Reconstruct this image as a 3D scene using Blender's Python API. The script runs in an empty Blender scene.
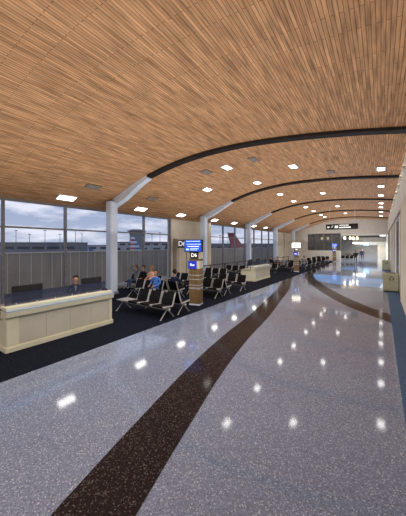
import bpy, bmesh, math, random
from mathutils import Vector, Matrix
random.seed(7)
S = bpy.context.scene
C = S.collection
TH = math.atan(178 / 260)          # camera yaw away from the hall axis
P = 8.31                           # structural bay

# ------------------------------------------------------------------ materials
def mat(name, col, rough=.6, metal=0, emit=0, spec=.5, alpha=1):
    m = bpy.data.materials.new(name); m.use_nodes = True
    b = m.node_tree.nodes['Principled BSDF']
    b.inputs['Base Color'].default_value = (*col, 1)
    b.inputs['Roughness'].default_value = rough
    b.inputs['Metallic'].default_value = metal
    b.inputs['Specular IOR Level'].default_value = spec
    b.inputs['Alpha'].default_value = alpha
    if emit:
        b.inputs['Emission Color'].default_value = (*col, 1)
        b.inputs['Emission Strength'].default_value = emit
    return m

def nd(m, t, **kw):
    n = m.node_tree.nodes.new(t)
    for k, v in kw.items():
        setattr(n, k, v)
    return n
def lk(m, a, b): m.node_tree.links.new(a, b)
def bsdf(m): return m.node_tree.nodes['Principled BSDF']
def ramp(m, pts):
    r = nd(m, 'ShaderNodeValToRGB'); e = r.color_ramp.elements
    while len(e) < len(pts): e.new(.5)
    for q, (p, c) in zip(e, pts):
        q.position = p; q.color = (*c, 1)
    return r
def noisy(name, c1, c2, scale, rough=.6, detail=3, lo=.35, hi=.65, stretch=(1, 1, 1), spec=.5, metal=0, bump=0):
    m = mat(name, c1, rough, metal, spec=spec)
    tc = nd(m, 'ShaderNodeTexCoord'); mp = nd(m, 'ShaderNodeMapping'); mp.inputs['Scale'].default_value = stretch
    n = nd(m, 'ShaderNodeTexNoise'); n.inputs['Scale'].default_value = scale; n.inputs['Detail'].default_value = detail
    r = ramp(m, [(lo, c1), (hi, c2)])
    lk(m, tc.outputs['Object'], mp.inputs[0]); lk(m, mp.outputs[0], n.inputs['Vector']); lk(m, n.outputs[0], r.inputs[0])
    lk(m, r.outputs[0], bsdf(m).inputs['Base Color'])
    if bump:
        bp = nd(m, 'ShaderNodeBump'); bp.inputs['Strength'].default_value = bump
        lk(m, n.outputs[0], bp.inputs['Height']); lk(m, bp.outputs[0], bsdf(m).inputs['Normal'])
    return m

def wood_ceiling():
    m = mat('wood_planks', (.4, .2, .09), .55, spec=.25)
    tc = nd(m, 'ShaderNodeTexCoord'); sp = nd(m, 'ShaderNodeSeparateXYZ'); cb = nd(m, 'ShaderNodeCombineXYZ')
    lk(m, tc.outputs['Object'], sp.inputs[0]); lk(m, sp.outputs[1], cb.inputs[0]); lk(m, sp.outputs[0], cb.inputs[1])
    br = nd(m, 'ShaderNodeTexBrick'); br.offset = .37; br.offset_frequency = 2
    br.inputs['Color1'].default_value = (.57, .325, .165, 1); br.inputs['Color2'].default_value = (.42, .22, .105, 1)
    br.inputs['Mortar'].default_value = (.20, .095, .045, 1)
    for k, v in (('Scale', 1), ('Mortar Size', .006), ('Brick Width', 1.3), ('Row Height', .07), ('Bias', -.25)):
        br.inputs[k].default_value = v
    lk(m, cb.outputs[0], br.inputs['Vector'])
    mp = nd(m, 'ShaderNodeMapping'); mp.inputs['Scale'].default_value = (9, .9, 1)
    n = nd(m, 'ShaderNodeTexNoise'); n.inputs['Scale'].default_value = 1.6; n.inputs['Detail'].default_value = 5
    lk(m, tc.outputs['Object'], mp.inputs[0]); lk(m, mp.outputs[0], n.inputs['Vector'])
    r = ramp(m, [(.3, (.60, .60, .60)), (.7, (1.32, 1.28, 1.25))])
    lk(m, n.outputs[0], r.inputs[0])
    mx = nd(m, 'ShaderNodeMixRGB', blend_type='MULTIPLY'); mx.inputs[0].default_value = 1
    lk(m, br.outputs[0], mx.inputs[1]); lk(m, r.outputs[0], mx.inputs[2]); lk(m, mx.outputs[0], bsdf(m).inputs['Base Color'])
    return m

def terrazzo(name, c, chip, rough=.07, spec=.75):
    m = mat(name, c, rough, spec=spec)
    tc = nd(m, 'ShaderNodeTexCoord')
    v = nd(m, 'ShaderNodeTexVoronoi'); v.inputs['Scale'].default_value = 85
    lk(m, tc.outputs['Object'], v.inputs['Vector'])
    sp = nd(m, 'ShaderNodeSeparateColor'); lk(m, v.outputs['Color'], sp.inputs[0])
    r = ramp(m, [(0, tuple(x * .6 for x in c)), (.25, tuple(x * .86 for x in c)), (.6, c), (.86, tuple(x * 1.15 for x in c)), (.97, chip)])
    lk(m, sp.outputs[0], r.inputs[0])
    n = nd(m, 'ShaderNodeTexNoise'); n.inputs['Scale'].default_value = .35; n.inputs['Detail'].default_value = 2
    lk(m, tc.outputs['Object'], n.inputs['Vector'])
    r2 = ramp(m, [(.3, (.9, .9, .92)), (.7, (1.08, 1.08, 1.06))]); lk(m, n.outputs[0], r2.inputs[0])
    mx = nd(m, 'ShaderNodeMixRGB', blend_type='MULTIPLY'); mx.inputs[0].default_value = 1
    lk(m, r.outputs[0], mx.inputs[1]); lk(m, r2.outputs[0], mx.inputs[2]); lk(m, mx.outputs[0], bsdf(m).inputs['Base Color'])
    return m

def glass(name, tint, refl=.06, rough=.02, body=None, mixb=0):
    m = bpy.data.materials.new(name); m.use_nodes = True; nt = m.node_tree; nt.nodes.clear()
    o = nt.nodes.new('ShaderNodeOutputMaterial'); t = nt.nodes.new('ShaderNodeBsdfTransparent'); g = nt.nodes.new('ShaderNodeBsdfGlossy')
    t.inputs[0].default_value = (*tint, 1); g.inputs['Roughness'].default_value = rough
    mx = nt.nodes.new('ShaderNodeMixShader'); mx.inputs[0].default_value = refl
    src = t.outputs[0]
    if body:
        df = nt.nodes.new('ShaderNodeBsdfDiffuse'); df.inputs[0].default_value = (*body, 1); m2 = nt.nodes.new('ShaderNodeMixShader'); m2.inputs[0].default_value = mixb
        nt.links.new(t.outputs[0], m2.inputs[1]); nt.links.new(df.outputs[0], m2.inputs[2]); src = m2.outputs[0]
    nt.links.new(src, mx.inputs[1]); nt.links.new(g.outputs[0], mx.inputs[2]); nt.links.new(mx.outputs[0], o.inputs[0])
    return m

M = {}
M['wood'] = wood_ceiling()
M['terrazzo'] = terrazzo('grey_terrazzo', (.165, .195, .285), (.36, .39, .46))
M['brown_terrazzo'] = terrazzo('brown_terrazzo', (.020, .014, .015), (.10, .09, .085), rough=.09, spec=.06)
M['blue_terrazzo_sheen'] = terrazzo('pale_blue_terrazzo_sheen', (.20, .42, .92), (.45, .6, .9))  # blue inlay, with the floor's sky reflection put into its colour
M['carpet'] = noisy('navy_carpet', (.0030, .0040, .0085), (.016, .020, .034), 38, .95, 4, .42, .72, spec=.1, bump=.3)
M['blue_carpet'] = noisy('blue_carpet', (.048, .082, .15), (.09, .13, .21), 30, .95, 4, spec=.1, bump=.3)
M['cream'] = noisy('cream_paint', (.60, .56, .47), (.66, .62, .53), 1.3, .7, spec=.3)
M['white'] = noisy('pale_wall', (.66, .65, .61), (.72, .71, .67), .9, .7, spec=.3)
M['greige'] = noisy('greige_panel', (.40, .37, .31), (.46, .43, .37), 2, .6, spec=.35)
M['steel_blue'] = noisy('column_cladding', (.58, .70, .90), (.70, .80, .94), 1.1, .35, 3, .3, .7, (1, 1, .5), metal=.1)
M['silver'] = noisy('silver_steel', (.60, .70, .86), (.74, .82, .94), 2, .3, metal=.15)
M['black_steel'] = noisy('dark_steel', (.012, .010, .010), (.022, .018, .016), 3, .6)
M['mullion'] = noisy('mullion_grey', (.20, .205, .22), (.26, .265, .28), 4, .45, metal=.3)
M['chrome'] = noisy('polished_aluminium', (.60, .60, .58), (.70, .70, .68), 6, .3, metal=.5)
M['vinyl'] = noisy('black_vinyl', (.005, .005, .005), (.009, .009, .010), 14, .6, spec=.15)
M['black'] = noisy('black_plastic', (.010, .010, .012), (.02, .02, .023), 8, .45)
M['dark'] = noisy('charcoal', (.035, .035, .04), (.05, .05, .055), 8, .6)
M['grey'] = noisy('grey_plastic', (.25, .25, .25), (.32, .32, .32), 5, .5)
M['desk_cream'] = noisy('desk_cream', (.60, .58, .43), (.66, .64, .49), 2, .5)
M['desk_panel'] = noisy('desk_panel', (.47, .445, .37), (.52, .495, .42), 1.6, .45)
M['desk_edge'] = noisy('blue_edge', (.30, .42, .62), (.36, .48, .68), 3, .3)
M['win_glass'] = glass('window_glass', (.80, .81, .84), .035)
M['desk_glass'] = glass('smoked_blue_glass', (.30, .32, .38), .04, body=(.05, .06, .115), mixb=.5)
M['far_glass'] = glass('smoked_glass', (.45, .45, .46), .06, body=(.16, .16, .16), mixb=.5)
M['bin'] = noisy('bin_beige', (.38, .37, .25), (.44, .43, .31), 3, .5)
M['lamp'] = mat('lit_diffuser', (1, .97, .90), emit=8)
M['warm'] = mat('warm_lamp', (1, .80, .5), emit=7)
M['tube'] = mat('cool_tube', (.92, .97, 1), emit=3)
M['vent'] = noisy('vent_grey', (.20, .15, .11), (.26, .20, .15), 5, .6)
M['screen_blue'] = mat('blue_screen', (.008, .06, .52), .4, emit=.75)
M['screen_light'] = mat('screen_text', (.45, .65, .95), .4, emit=.9)
M['screen_white'] = mat('white_screen', (1, .95, .80), .4, emit=1.8)
M['sign_blue'] = mat('sign_blue', (.012, .035, .45), .4, emit=.45)
M['letter'] = mat('white_letters', (.9, .9, .88), .5, emit=.55)
M['asphalt'] = noisy('apron', (.26, .25, .25), (.33, .32, .31), .3, .9)
M['sill'] = noisy('concrete_sill', (.42, .38, .36), (.5, .46, .43), 2, .85)
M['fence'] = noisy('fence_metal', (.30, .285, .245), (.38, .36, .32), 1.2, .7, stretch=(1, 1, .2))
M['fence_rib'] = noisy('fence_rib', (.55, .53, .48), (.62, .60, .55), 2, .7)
M['concrete'] = noisy('far_concrete', (.17, .17, .18), (.22, .22, .23), .05, .9)
M['concrete_light'] = noisy('far_concrete_pale', (.42, .42, .43), (.48, .48, .48), .05, .9)
M['far_window'] = noisy('far_window', (.035, .04, .05), (.05, .055, .065), .1, .4)
M['plane_white'] = noisy('aircraft_white', (.5, .52, .55), (.58, .6, .62), .3, .4)
M['tail_red'] = mat('tail_red', (.52, .07, .05), .5)
M['tail_white'] = mat('tail_white', (.62, .65, .70), .5)
M['tail_blue'] = mat('tail_blue', (.05, .10, .24), .5)
M['maroon'] = noisy('tail_maroon', (.22, .04, .05), (.28, .06, .06), .3, .5)

def kiosk_wood():
    m = noisy('kiosk_wood', (.10, .062, .024), (.25, .165, .075), 3, .5, 4, .3, .7, (7, 7, .35))
    return m
M['kiosk_wood'] = kiosk_wood()
M['skin'] = noisy('skin', (.42, .24, .16), (.47, .28, .19), 12, .55)
M['hair_black'] = noisy('black_hair', (.012, .009, .008), (.03, .022, .018), 40, .5)
M['hair_brown'] = noisy('brown_hair', (.06, .03, .018), (.10, .05, .03), 40, .5)
M['hair_blond'] = noisy('light_hair', (.26, .14, .06), (.38, .22, .10), 40, .5)
def cloth(name, c, k=1.35): return noisy(name, c, tuple(min(1, x * k) for x in c), 18, .85, spec=.15)
M['c_black'] = cloth('black_cloth', (.014, .014, .018)); M['c_blue'] = cloth('blue_cloth', (.04, .11, .34), 2.6)
M['c_grey'] = cloth('grey_cloth', (.15, .16, .19)); M['c_peach'] = cloth('peach_cloth', (.72, .45, .33))
M['c_navy'] = cloth('navy_cloth', (.02, .03, .07)); M['c_jean'] = cloth('denim', (.05, .08, .16)); M['c_white'] = cloth('white_cloth', (.72, .72, .74), 1.1)
M['c_brown'] = cloth('brown_cloth', (.12, .075, .05)); M['shoe'] = cloth('shoe_leather', (.02, .016, .014))

# ------------------------------------------------------------------ mesh helpers
class MB:
    def __init__(s): s.b = bmesh.new(); s.mi = 0
    def _v(s, pts): return [s.b.verts.new(p) for p in pts]
    def face(s, vs):
        f = s.b.faces.new(vs); f.material_index = s.mi; return f
    def box(s, x0, x1, y0, y1, z0, z1):
        x0, x1 = sorted((x0, x1)); y0, y1 = sorted((y0, y1)); z0, z1 = sorted((z0, z1))
        v = s._v([(x0, y0, z0), (x1, y0, z0), (x1, y1, z0), (x0, y1, z0), (x0, y0, z1), (x1, y0, z1), (x1, y1, z1), (x0, y1, z1)])
        for q in ((3, 2, 1, 0), (4, 5, 6, 7), (0, 1, 5, 4), (1, 2, 6, 5), (2, 3, 7, 6), (3, 0, 4, 7)): s.face([v[i] for i in q])
        return s
    def hbox(s, X0, X1, Z0, Z1, z0, z1): return s.box(-X1, -X0, Z0, Z1, z0, z1)     # hall coordinates
    def poly(s, pts, d):                                                            # polygon swept by vector d
        d = Vector(d); a = s._v(pts); c = s._v([Vector(p) + d for p in pts]); n = len(pts)
        s.face(a[::-1]); s.face(c)
        for i in range(n): s.face([a[i], a[(i + 1) % n], c[(i + 1) % n], c[i]])
        return s
    def tube(s, path, r, seg=8, cap=True):
        path = [Vector(p) for p in path]; rings = []
        for i, p in enumerate(path):
            t = (path[min(i + 1, len(path) - 1)] - path[max(i - 1, 0)]).normalized()
            u = t.cross(Vector((0, 0, 1)) if abs(t.z) < .9 else Vector((1, 0, 0))).normalized(); w = t.cross(u)
            rr = r[i] if isinstance(r, (list, tuple)) else r
            rings.append(s._v([p + (u * math.cos(k * 2 * math.pi / seg) + w * math.sin(k * 2 * math.pi / seg)) * rr for k in range(seg)]))
        for a, b in zip(rings, rings[1:]):
            for k in range(seg): s.face([a[k], a[(k + 1) % seg], b[(k + 1) % seg], b[k]])
        if cap: s.face(rings[0][::-1]); s.face(rings[-1])
        return s
    def ball(s, c, r, sx=1, sy=1, sz=1, u=12, v=8, zmin=-9):
        t = bmesh.ops.create_uvsphere(s.b, u_segments=u, v_segments=v, radius=r)['verts']
        for q in t: q.co = Vector((c[0] + q.co.x * sx, c[1] + q.co.y * sy, c[2] + q.co.z * sz))
        for q in t:
            for f in q.link_faces: f.material_index = s.mi; f.smooth = True
        return s
    def mesh(s, name, mats, smooth=False, bevel=0):
        bmesh.ops.recalc_face_normals(s.b, faces=s.b.faces)
        if bevel:
            bmesh.ops.bevel(s.b, geom=[e for e in s.b.edges if len(e.link_faces) == 2 and e.calc_face_angle(0) > .6], offset=bevel, segments=2, affect='EDGES', clamp_overlap=True)
        me = bpy.data.meshes.new(name); s.b.to_mesh(me); s.b.free()
        for m in (mats if isinstance(mats, (list, tuple)) else [mats]): me.materials.append(m)
        if smooth:
            for p in me.polygons: p.use_smooth = True
        return me
    def build(s, name, mats, parent=None, smooth=False, bevel=0):
        o = bpy.data.objects.new(name, s.mesh(name, mats, smooth, bevel)); C.objects.link(o)
        o.parent = parent
        return o
    def struct(s, name, mats, parent=None, smooth=False, bevel=0):
        o = s.build(name, mats, parent, smooth, bevel)
        if parent is None: o['kind'] = 'structure'
        return o

def tag(o, label, cat, group=None):
    o['label'] = label; o['category'] = cat
    if group: o['group'] = group
    return o
def thing(name, label, cat, X=0, Z=0, z=0, rz=0, group=None):
    o = bpy.data.objects.new(name, None); C.objects.link(o); o.empty_display_size = .2
    o.location = (-X, Z, z); o.rotation_euler = (0, 0, rz)
    return tag(o, label, cat, group)
def copy_tree(o, parent=None):
    c = o.copy(); C.objects.link(c)
    if parent: c.parent = parent
    for ch in list(o.children): copy_tree(ch, c)
    return c
def dup(o, label, X, Z, z=0, rz=0):
    c = copy_tree(o); c['label'] = label; c.location = (-X, Z, z); c.rotation_euler = (0, 0, rz)
    return c
def text(body, size, name, m, parent, loc, rot, depth=.004):
    cu = bpy.data.curves.new(name, 'FONT'); cu.body = body; cu.size = size; cu.align_x = 'CENTER'; cu.align_y = 'CENTER'; cu.extrude = depth; cu.offset = size * .018
    t = bpy.data.objects.new(name, cu); C.objects.link(t)
    me = bpy.data.meshes.new_from_object(t.evaluated_get(bpy.context.evaluated_depsgraph_get()))
    bpy.data.objects.remove(t); me.materials.clear(); me.materials.append(m)
    o = bpy.data.objects.new(name, me); C.objects.link(o); o.parent = parent; o.location = loc; o.rotation_euler = rot
    return o

# ------------------------------------------------------------------ room shell
prof = [(-.80, 6.08), (.6, 6.26), (2, 6.39), (3.2, 6.46), (4.3, 6.48), (5.4, 6.44), (6.5, 6.33), (7.5, 6.15), (8.4, 5.92), (9.2, 5.66), (10.2, 5.31), (11.3, 4.90), (12.1, 4.57), (12.5, 4.40)]
def cz(X):
    X = max(-.8, min(12.5, X))
    for i in range(len(prof) - 1):
        if X <= prof[i + 1][0]: break
    p = [prof[max(0, min(len(prof) - 1, i + k))] for k in (-1, 0, 1, 2)]
    (x1, y1), (x2, y2) = p[1], p[2]
    h = x2 - x1; t = (X - x1) / h
    m1 = (y2 - p[0][1]) / max(1e-6, x2 - p[0][0]); m2 = (p[3][1] - y1) / max(1e-6, p[3][0] - x1)
    return (2*t**3-3*t**2+1)*y1 + (t**3-2*t**2+t)*h*m1 + (-2*t**3+3*t**2)*y2 + (t**3-t**2)*h*m2
ZB, ZF = -9.0, 45.7
XS = [-.8 + 13.3 * i / 60 for i in range(61)]

mb = MB()
pts = [(-x, ZB, cz(x)) for x in XS] + [(-x, ZB, cz(x) + .25) for x in reversed(XS)]
mb.poly(pts, (0, ZF - ZB, 0)).struct('ceiling', M['wood'])

mb = MB(); mb.hbox(-.9, 12.7, ZB, 92, -.28, 0); mb.struct('floor', M['terrazzo'])
mb = MB(); mb.hbox(5.70, 12.40, ZB, ZF - .05, 0, .006); o = mb.struct('floor_carpet', M['carpet']); o['label'] = 'dark navy speckled carpet under the seating'
mb = MB(); mb.hbox(-.78, -.28, ZB, 44, 0, .006); o = mb.struct('floor_carpet', M['blue_carpet']); o['label'] = 'blue carpet strip along right wall'

def ribbon(pts, w, name, m, z=.004):
    mb = MB(); L = []; R = []
    n = 60; P2 = [Vector(p) for p in pts]
    def cr(t):
        f = t * (len(P2) - 1); i = min(int(f), len(P2) - 2); u = f - i
        a, b, c, d = P2[max(i - 1, 0)], P2[i], P2[i + 1], P2[min(i + 2, len(P2) - 1)]
        return .5 * ((2 * b) + (c - a) * u + (2 * a - 5 * b + 4 * c - d) * u * u + (3 * b - a - 3 * c + d) * u ** 3)
    q = [cr(i / n) for i in range(n + 1)]
    for i, p in enumerate(q):
        t = (q[min(i + 1, n)] - q[max(i - 1, 0)]).normalized(); nn = Vector((-t.y, t.x)); ww = w(i / n) / 2
        for lst, sg in ((L, 1), (R, -1)):
            v = p + nn * ww * sg; lst.append(mb.b.verts.new((-max(-.28, min(5.7, v.x)), v.y, z)))
    for i in range(n):
        try: mb.face([L[i], L[i + 1], R[i + 1], R[i]])
        except ValueError: pass
    return mb.struct(name, m)
o = ribbon([(1.3, -3), (1.85, 0), (2.45, 2.4), (2.93, 4.45), (3.28, 6.5), (3.55, 8.7), (3.98, 11.3), (4.55, 14.6), (5.4, 18.2), (6.2, 21)], lambda t: .78 - .22 * t, 'trim_1', M['brown_terrazzo'])
o['label'] = 'dark brown terrazzo band curving along the carpet edge'
o = ribbon([(-1.2, 9.9), (-.28, 10.9), (.82, 12.35), (2.02, 14.6), (3.4, 17.8), (4.6, 21.4), (5.35, 25.5), (5.6, 31), (5.3, 37)], lambda t: .85 - .3 * t, 'trim_2', M['brown_terrazzo'], .005)
o['label'] = 'dark brown terrazzo arc sweeping from the right wall'
def inlay(pts, name):
    mb = MB(); mb.face(mb._v([(-x, y, .003) for x, y in pts])); return mb.struct(name, M['blue_terrazzo_sheen'])  # inlay patch that also carries the painted blue reflection
inlay([(-.28, 18.6), (1.2, 18.4), (2.6, 18.6), (3.7, 19.6), (4.6, 21.6), (4.9, 23.6), (3.6, 24.0), (2, 23.8), (.6, 23.6), (-.28, 23.4)], 'trim_3')
inlay([(-.28, 29.4), (1.4, 29.2), (3.1, 29.8), (3.6, 31.4), (3.4, 34.0), (2, 35.4), (.6, 35.8), (-.28, 35.6)], 'trim_4')

# right wall with door and trims
mb = MB(); mb.hbox(-1.05, -.80, ZB, 17.8, 0, 6.2); mb.hbox(-1.05, -.80, 21.0, 46, 0, 6.2); mb.hbox(-1.05, -.80, 17.8, 21.0, 4.0, 6.2)
mb.struct('wall_right', M['white'])
d = bpy.data.objects.new('door_1', None); C.objects.link(d); d.location = (.93, 19.4, 0); d['kind'] = 'structure'
mb = MB(); mb.box(-.02, .02, -1.6, 1.6, 0, 4.0); mb.build('door_panel', M['black'], d)
mb = MB()
for y in (-1.57, 0, 1.57): mb.box(-.06, .0, y - .035, y + .035, 0, 4.0)
mb.box(-.06, 0, -1.6, 1.6, 2.3, 2.38); mb.build('door_frame', M['mullion'], d)
mb = MB(); mb.tube([(-.06, -.12, .9), (-.10, -.12, .9), (-.10, -.12, 1.3), (-.06, -.12, 1.3)], .014); mb.build('door_handle', M['chrome'], d)
mb = MB(); mb.hbox(-.81, -.755, 14.6, 44, 4.08, 4.24); mb.struct('trim_5', M['mullion'], bevel=.01)
k = 6
for zc, w in ((15.45, .22), (22.6, .16), (25.2, .16), (28.0, .2), (33.4, .16), (36.2, .16), (39.0, .16), (42, .16)):
    mb = MB(); mb.hbox(-.81, -.75, zc - w / 2, zc + w / 2, 0, 4.08); mb.struct('trim_%d' % k, M['mullion' if zc < 16 else 'greige'], bevel=.008); k += 1
mb = MB(); mb.hbox(-.81, -.72, 11.0, 14.6, 0, 4.3); mb.struct('trim_%d' % k, M['cream'], bevel=.01); k += 1
mb = MB(); mb.hbox(-.80, -.775, ZB, 17.7, 0, .12); mb.struct('baseboard_right', M['mullion'])
# back wall
mb = MB(); mb.hbox(-1.05, 12.75, ZB - .2, ZB, 0, 6.7); mb.struct('wall_back', M['white'])
# left wall: solid pieces
mb = MB()
for a, b in ((ZB, -.93), (14.07, 19.2), (36.42, ZF + .1)): mb.hbox(12.5, 12.75, a, b, 0, 4.6)
for a, b in ((-.93, 14.07), (19.2, 36.42)):
    mb.hbox(12.5, 12.75, a, b, 4.42, 4.6); mb.hbox(12.5, 12.75, a, b, -.28, .10)
mb.struct('wall_left', M['cream'])
for n, (a, b, cnt) in enumerate(((-.93, 14.07, 6), (19.2, 36.42, 7))):
    w = bpy.data.objects.new('window_%d' % (n + 1), None); C.objects.link(w); w.location = (-12.5, a, 0); w['kind'] = 'structure'
    st = (b - a) / cnt
    mb = MB()
    for i in range(cnt + 1): mb.box(-.10, .06, i * st - .045, i * st + .045, .10, 4.42)
    for z, h in ((.12, .05), (3.24, .035), (4.37, .06)): mb.box(-.08, .04, 0, b - a, z - h, z + h)
    mb.build('window_frame', M['mullion'], w)
    for i in range(cnt):
        for z0, z1 in ((.17, 3.2), (3.28, 4.31)):
            mb = MB(); mb.face(mb._v([(-.025, i * st + .045, z0), (-.025, (i + 1) * st - .045, z0), (-.025, (i + 1) * st - .045, z1), (-.025, i * st + .045, z1)])); mb.build('window_pane', M['win_glass'], w)
    mb = MB(); mb.box(0, .14, 0, b - a, .10, .14); mb.build('window_sill', M['sill'], w)
# pale upright jamb strips
for i, zc in enumerate((18.95, 40.6)):
    mb = MB(); mb.hbox(12.28, 12.5, zc - .2, zc + .25, 0, 4.45); mb.struct('trim_%d' % k, M['cream']); k += 1

# gate vestibule (jet bridge door portal) between the windows
v = thing('gate_vestibule', 'beige boxed gate doorway standing against cream wall behind the nearest kiosk', 'doorway', 12.15, 15.65)
mb = MB(); mb.box(-.34, 0, -1.25, 1.3, 2.55, 2.95); mb.box(-.34, 0, -1.25, -.95, 0, 2.55); mb.box(-.34, 0, 1.0, 1.3, 0, 2.55); mb.build('portal', M['greige'], v, bevel=.02)
dl = MB().box(-.20, -.14, -.95, 1.0, 0, 2.55).build('door', M['cream'], v)
MB().box(-.145, -.125, .02, .07, 0, 2.55).build('door_gap', M['dark'], dl)
MB().box(-.14, -.10, .14, .20, .95, 1.15).build('door_handle', M['chrome'], dl)

# far wall
mb = MB(); xs = [-.8 + 6 * i / 24 for i in range(25)]
mb.poly([(.8, ZF, 4.07), (-5.2, ZF, 4.07)] + [(-x, ZF, cz(x)) for x in reversed(xs)], (0, .3, 0))
xs = [5.2 + 7.3 * i / 24 for i in range(25)]
mb.poly([(-5.2, ZF, 4.36), (-12.5, ZF, 4.36)] + [(-x, ZF, cz(x)) for x in reversed(xs)], (0, .3, 0))
mb.hbox(5.2, 12.5, ZF, ZF + .3, 0, 1.6); mb.hbox(10.1, 12.5, ZF, ZF + .3, 1.6, 4.36)
mb.struct('wall_far', M['white'])
w = bpy.data.objects.new('window_3', None); C.objects.link(w); w.location = (-5.2, ZF + .1, 0); w['kind'] = 'structure'
mb = MB()
for i in range(5): mb.box(-i * 1.225 - .05, -i * 1.225 + .05, -.05, .1, 1.6, 4.36)
mb.box(-4.9, 0, -.05, .1, 1.6, 1.68); mb.box(-4.9, 0, -.05, .1, 4.28, 4.36); mb.build('window_frame', M['mullion'], w)
for i in range(4): MB().box(-(i + 1) * 1.225 + .05, -i * 1.225 - .05, .02, .03, 1.68, 4.28).build('window_pane', M['far_glass'], w)
# the concourse beyond the opening
mb = MB(); mb.hbox(-.8, 12.7, ZF + .3, 92, 4.07, 4.3); mb.struct('ceiling_far', M['greige'])
mb = MB(); mb.hbox(-1.05, -.8, 46, 92, 0, 4.2); mb.struct('wall_right', M['white'])
mb = MB(); mb.hbox(12.5, 12.75, ZF + .3, 92, 0, 4.2); mb.struct('wall_left', M['greige'])
mb = MB(); mb.hbox(-1, 12.7, 91, 91.2, 0, 4.2); mb.struct('wall_end', M['white'])
mb = MB(); mb.hbox(-.8, 4.6, 58, 58.4, 3.1, 4.07); mb.struct('trim_%d' % k, M['greige']); k += 1
mb = MB(); mb.hbox(-.1, 5.0, 50.0, 50.5, 3.72, 4.06); mb.struct('trim_%d' % k, M['dark']); k += 1
mb = MB(); mb.hbox(-.8, 4.8, 66.0, 66.4, 2.5, 4.07); mb.struct('trim_%d' % k, M['white']); k += 1
mb = MB(); mb.hbox(-.8, .6, 66, 66.4, 0, 2.5); mb.struct('trim_%d' % k, M['cream']); k += 1

# ------------------------------------------------------------------ columns and arched beams
ordinal = ['first', 'second', 'third', 'fourth', 'fifth', 'sixth', 'seventh', 'eighth', 'ninth', 'tenth']
collab = {1: 'pale steel-clad square column rising behind the near end of the big check-in desk',
          2: 'pale steel-clad square column rising behind the nearest gate kiosk',
          3: 'pale steel-clad square column rising behind the smaller distant desk',
          4: 'pale steel-clad square column, fourth along the window side, just beyond the distant desk',
          5: 'pale steel-clad square column farthest along the window side, above the distant kiosk'}
for i in range(1, 6):
    z = P * i + (.02 if i == 1 else .1)
    t = thing('column', collab[i], 'column', 11.35, z, group='columns along the window side')
    MB().box(-.21, .21, -.21, .21, 0, 4.72).build('shaft', M['steel_blue'], t, bevel=.03)
    MB().box(-.25, .25, -.25, .25, 0, .14).build('base_plate', M['mullion'], t, bevel=.01)
beamlab = {1: 'nearest arched roof beam, dark with a silver end at the first column',
           2: 'second arched roof beam from camera, thin dark arc with silver end behind the nearest kiosk',
           3: 'third arched roof beam from camera, dark arc ending above the distant desk',
           4: 'fourth arched roof beam from camera, thin dark arc in front of hanging sign',
           5: 'farthest arched roof beam, dark arc close to the end wall'}
for i in range(1, 6):
    z = P * i + (.26 if i == 1 else .22)
    t = thing('roof_beam', beamlab[i], 'beam', 5.3, z, 0, group='arched roof beams')
    def band(xa, xb, drop, wd, m, name):
        mb = MB(); n = 30
        q = [xa + (xb - xa) * j / n for j in range(n + 1)]
        sh = lambda x: (.16 * max(0, 9.3 - x) if i == 1 else 0) - wd / 2
        lo = [(-(x - 5.3), sh(x), cz(x) - drop(x)) for x in q]; hi = [(-(x - 5.3), sh(x), cz(x) + .02) for x in reversed(q)]
        mb.poly(lo + hi, (0, wd, 0)).build(name, m, t)
    band(-.79, 8.95, lambda x: .10, .34, M['black_steel'], 'dark_arch')
    band(8.95, 11.75, lambda x: .16 + .26 * min(1, (x - 8.95) / 1.6), .30, M['silver'], 'silver_end')

# ------------------------------------------------------------------ ceiling lights and vents
def ceil_rot(X):
    s = (cz(X + .1) - cz(X - .1)) / .2          # dz/dX
    return math.atan(s)
lights = {}
def light(label, X, Z, w=.62, l=1.22):
    key = (w, l)
    if key not in lights:
        t = thing('ceiling_light', label, 'ceiling light', group='recessed ceiling lights')
        mb = MB()
        for a in (-1, 1):
            mb.box(a * w / 2 - .025, a * w / 2 + .025, -l / 2 - .025, l / 2 + .025, -.02, .01); mb.box(-w / 2, w / 2, a * l / 2 - .025, a * l / 2 + .025, -.02, .01)
        mb.build('frame', M['tail_white'], t)
        MB().box(-w / 2 + .025, w / 2 - .025, -l / 2 + .025, l / 2 - .025, -.012, .008).build('diffuser', M['lamp'], t)
        lights[key] = t
    else:
        t = copy_tree(lights[key]); t['label'] = label
    t.location = (-X, Z, cz(X) - .015); t.rotation_euler = (0, ceil_rot(X), 0)
    return t
rows = [(0.0, 'row above the right-hand walkway', [1.83, 2.37, 2.80, 3.33, 3.68, 4.18, 4.78]),
        (3.65, 'row along the middle of the vault', [1.61, 2.59, 3.56, 4.42]),
        (6.30, 'row over the carpet edge', [1.36, 1.82, 2.35, 2.80, 3.33, 3.77, 4.31, 4.62]),
        (8.62, 'sparse row over the seats', [1.57]),
        (11.87, 'lowest row beside the windows', [.757, 1.293, 1.75, 2.30, 2.74, 3.32, 3.75, 4.24])]
for X, nm, zs in rows:
    for i, q in enumerate(zs):
        lab = 'lit ceiling light, %s from camera in the %s' % (ordinal[i], nm) if len(zs) > 1 else 'lit rectangular ceiling light alone in the sparse row over the seats'
        light(lab, X, q * P, .40 if X > 10 else .34, .80 if X > 10 else .64)
vt = None
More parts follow.
